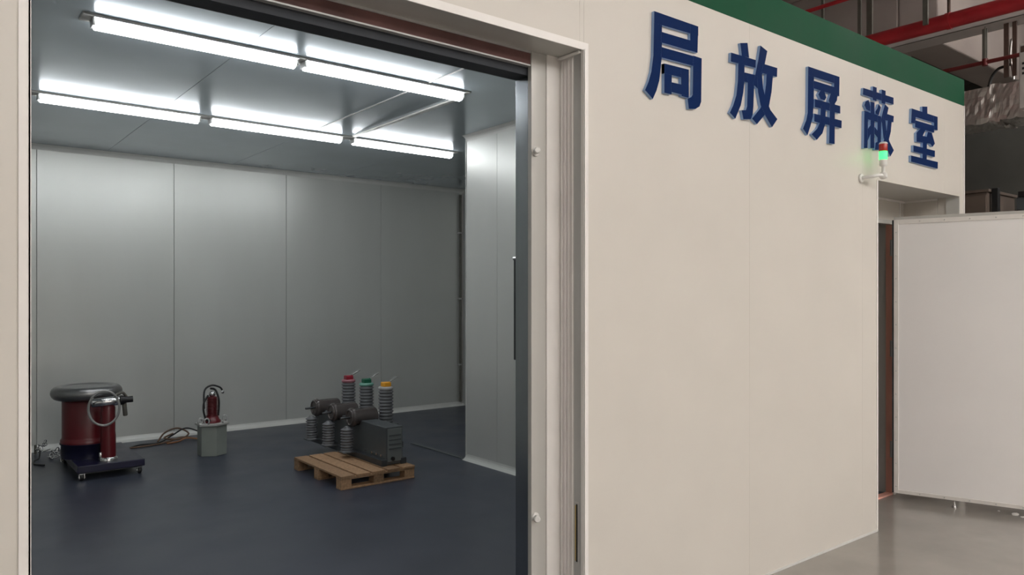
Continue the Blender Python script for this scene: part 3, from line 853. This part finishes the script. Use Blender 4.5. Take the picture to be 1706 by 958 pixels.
for (x, y, z0, z1, wd, m, lab) in ((7.35, 3.08, 4.02, HZ, 0.045, 'greysteel', 'grey flat hanger beside the thick red pipe'),
                                   (8.98, 3.16, 4.02, 4.366, 0.045, 'greysteel', 'short grey strut over the silver duct'),
                                   (8.98, 2.956, 3.80, 4.37, 0.045, 'brownsteel', 'brown strut left of its twin over the silver duct'),
                                   (8.98, 2.880, 3.80, 4.37, 0.040, 'brownsteel', 'brown strut nearest the right edge over the silver duct'),
                                   (8.0, 4.03, 3.2, HZ, 0.035, 'greysteel', 'thin grey hanger rising from behind the green band'),
                                   (8.0, 3.92, 3.2, HZ, 0.060, 'greysteel', 'wider grey strut rising from behind the green band')):
    tag(B(x - 0.012, x + 0.012, y - wd / 2, y + wd / 2, z0, z1).build('hanger_strut', m), lab, 'hanger')

# foil-wrapped duct
fd = thing('foil_duct', 'crumpled silver foil wrapped air duct beside the end of the booth', 'duct', (9.0, 0, 3.37))


def crumple(x0, x1, z0, z1, y0, y1, step, amp, seed):
    mb = MB()
    per = []
    nx, nz = 8, 8
    for i in range(nx):
        per.append((x0 + (x1 - x0) * i / nx, z0, 0, -1))
    for i in range(nz):
        per.append((x1, z0 + (z1 - z0) * i / nz, 1, 0))
    for i in range(nx):
        per.append((x1 - (x1 - x0) * i / nx, z1, 0, 1))
    for i in range(nz):
        per.append((x0, z1 - (z1 - z0) * i / nz, -1, 0))
    ny = int((y1 - y0) / step)
    n = len(per)
    vs, fs = [], []
    for j in range(ny + 1):
        y = y0 + (y1 - y0) * j / ny
        for (x, z, ax, az) in per:
            d = amp * (noise.noise(Vector((x * 9 + seed, y * 7, z * 9))) + 0.6 * noise.noise(Vector((x * 22, y * 20 + seed, z * 22))))
            vs.append((x + ax * d, y, z + az * d - 0.004))
    for j in range(ny):
        for k in range(n):
            k2 = (k + 1) % n
            fs.append((j * n + k, j * n + k2, (j + 1) * n + k2, (j + 1) * n + k))
    return mb.add(vs, fs, 0, False)


crumple(0.0, 0.5, 0.0, 0.38, -2.0, 6.0, 0.03, 0.020, 3.1).build('foil_wrap', 'foil', fd)
for y in (3.02, 1.8, 4.4):
    crumple(-0.016, 0.516, -0.016, 0.396, y, y + 0.10, 0.016, 0.030, y).build('joint_wrap', 'foil', fd)
hc = thing('black_cable', 'black cable drooping onto the silver foil duct', 'cable', (9.03, 2.95, 3.75))
MB().tube([(0, 0.19, 0.0), (0, 0.16, 0.10), (0, 0.10, 0.17), (0, 0.02, 0.185), (0, -0.03, 0.20)], 0.016, 8).build('cable', 'black', hc)
MB().tube([(-0.02, -0.03, 0.45), (-0.03, -0.02, 0.28), (-0.02, -0.04, 0.12), (-0.02, -0.05, 0.02)], 0.010, 8).build('foil_strap', 'foil', hc)

# hanging unit at the right edge
hu = thing('wall_unit', 'off-white hanging unit with dark slots cut by the right edge', 'unit', (7.0, 2.215, 3.02))
B(0, 0.25, -0.60, 0.0, 0.0, 0.52).build('casing', 'signwhite', hu, 0.006)
for k in range(3):
    B(-0.004, 0.002, -0.56, -0.022, 0.27 + 0.04 * k, 0.288 + 0.04 * k).build('slot', 'black', hu)
B(-0.004, 0.002, -0.56, -0.012, 0.45, 0.50).build('dark_panel', 'brownsteel', hu)
for y in (-0.5, -0.04):
    MB().cyl((0.12, y, 0.5), (0.12, y, HZ - 3.02), 0.006, 6).build('hanger', 'greysteel', hu)

# things standing beyond the booth
cbn = thing('storage_cabinet', 'tall dark brown cabinet behind the open door', 'cabinet', (9.0, 3.143, 0))
B(0, 0.8, 0, 1.2, 0, 2.62).build('carcass', 'cardboard', cbn, 0.01)
B(-0.012, 0.0, 0.01, 0.59, 0.05, 2.59).build('door', 'cardboard', cbn, 0.004)
B(-0.012, 0.0, 0.61, 1.19, 0.05, 2.59).build('door', 'cardboard', cbn, 0.004)
B(-0.02, 0.82, -0.02, 1.22, 2.62, 2.65).build('cornice', 'cardboard', cbn, 0.004)
tag(B(9.05, 9.12, 3.06, 3.12, 0, 2.66).build('steel_post', 'black', None, 0.004), 'black post standing beside the brown cabinet', 'post')
pn = thing('wall_board', 'dark grey-green board standing right of the black post', 'board', (9.4, 2.0, 0))
B(0, 0.06, 0, 1.0, 0.0, 2.58).build('board', 'boxgrey', pn, 0.006)
B(-0.02, 0.08, -0.4, 0.98, 2.58, 2.64).build('top_rail', 'black', pn, 0.006)
c3 = MB().tube([(9.3, 3.05, 2.30), (9.3, 3.00, 2.40), (9.3, 2.93, 2.42), (9.3, 2.88, 2.38), (9.3, 2.82, 2.33)], 0.016, 8).build('hose', 'black')
tag(c3, 'short black hose arching behind the top of the open door', 'hose')

# scraps on the floor
for i, (x, y, sx, lab) in enumerate(((5.93, 1.90, 0.035, 'largest white paper scrap on the floor below the open door'),
                                     (5.935, 2.00, 0.014, 'small white scrap on the floor nearer the hinge of the open door'),
                                     (5.90, 1.845, 0.02, 'small white scrap at the right edge below the open door'))):
    rr = random.Random(i)
    pts = [(x + sx * math.cos(a) * rr.uniform(0.5, 1), y + sx * 0.8 * math.sin(a) * rr.uniform(0.5, 1)) for a in [k * 0.9 for k in range(7)]]
    tag(MB().prism(pts, 0.0, 0.003 + 0.004 * (i == 0)).build('paper_scrap', 'scrap'), lab, 'scrap')

# ------------------------------------------------------------------ lamps of the hall
ORD = ['first', 'second', 'third', 'fourth', 'fifth', 'sixth']
hl = None
ROWS = [('nearest', -2.5, (0.2, 3.2, 6.2, 9.2)), ('second', -4.4, (-2.8, 0.2, 3.2, 6.2, 9.2)), ('third', -6.8, (0.2, 3.2, 6.2, 9.2)), ('added far right', 0.9, (8.7, 11.2))]  # far right row added to brighten slab; second row's left lamp added for leaf
for rn, y, xs_ in ROWS:
    for ix, x in enumerate(xs_):
        if hl is None:
            hl = thing('hall_lamp', 'linear lamp under the hall ceiling', 'lamp', (x, y, 4.6), 0, 'hall lamps behind the camera')
            B(-0.65, 0.65, -0.04, 0.04, 0.0, 0.05).build('housing', 'housing', hl)
            B(-0.62, 0.62, -0.13, 0.13, -0.08, 0.0).build('diffuser', 'hall_on', hl)
            for s in (-0.5, 0.5):
                MB().cyl((s, 0, 0.05), (s, 0, HZ - 4.6), 0.005, 6).build('hanger', 'greysteel', hl)
            t = hl
        else:
            t = copy_tree(hl)
            t.location = (x, y, 4.6)
        t['label'] = '%s lamp from the left in the %s row of hall lamps' % (ORD[ix], rn)
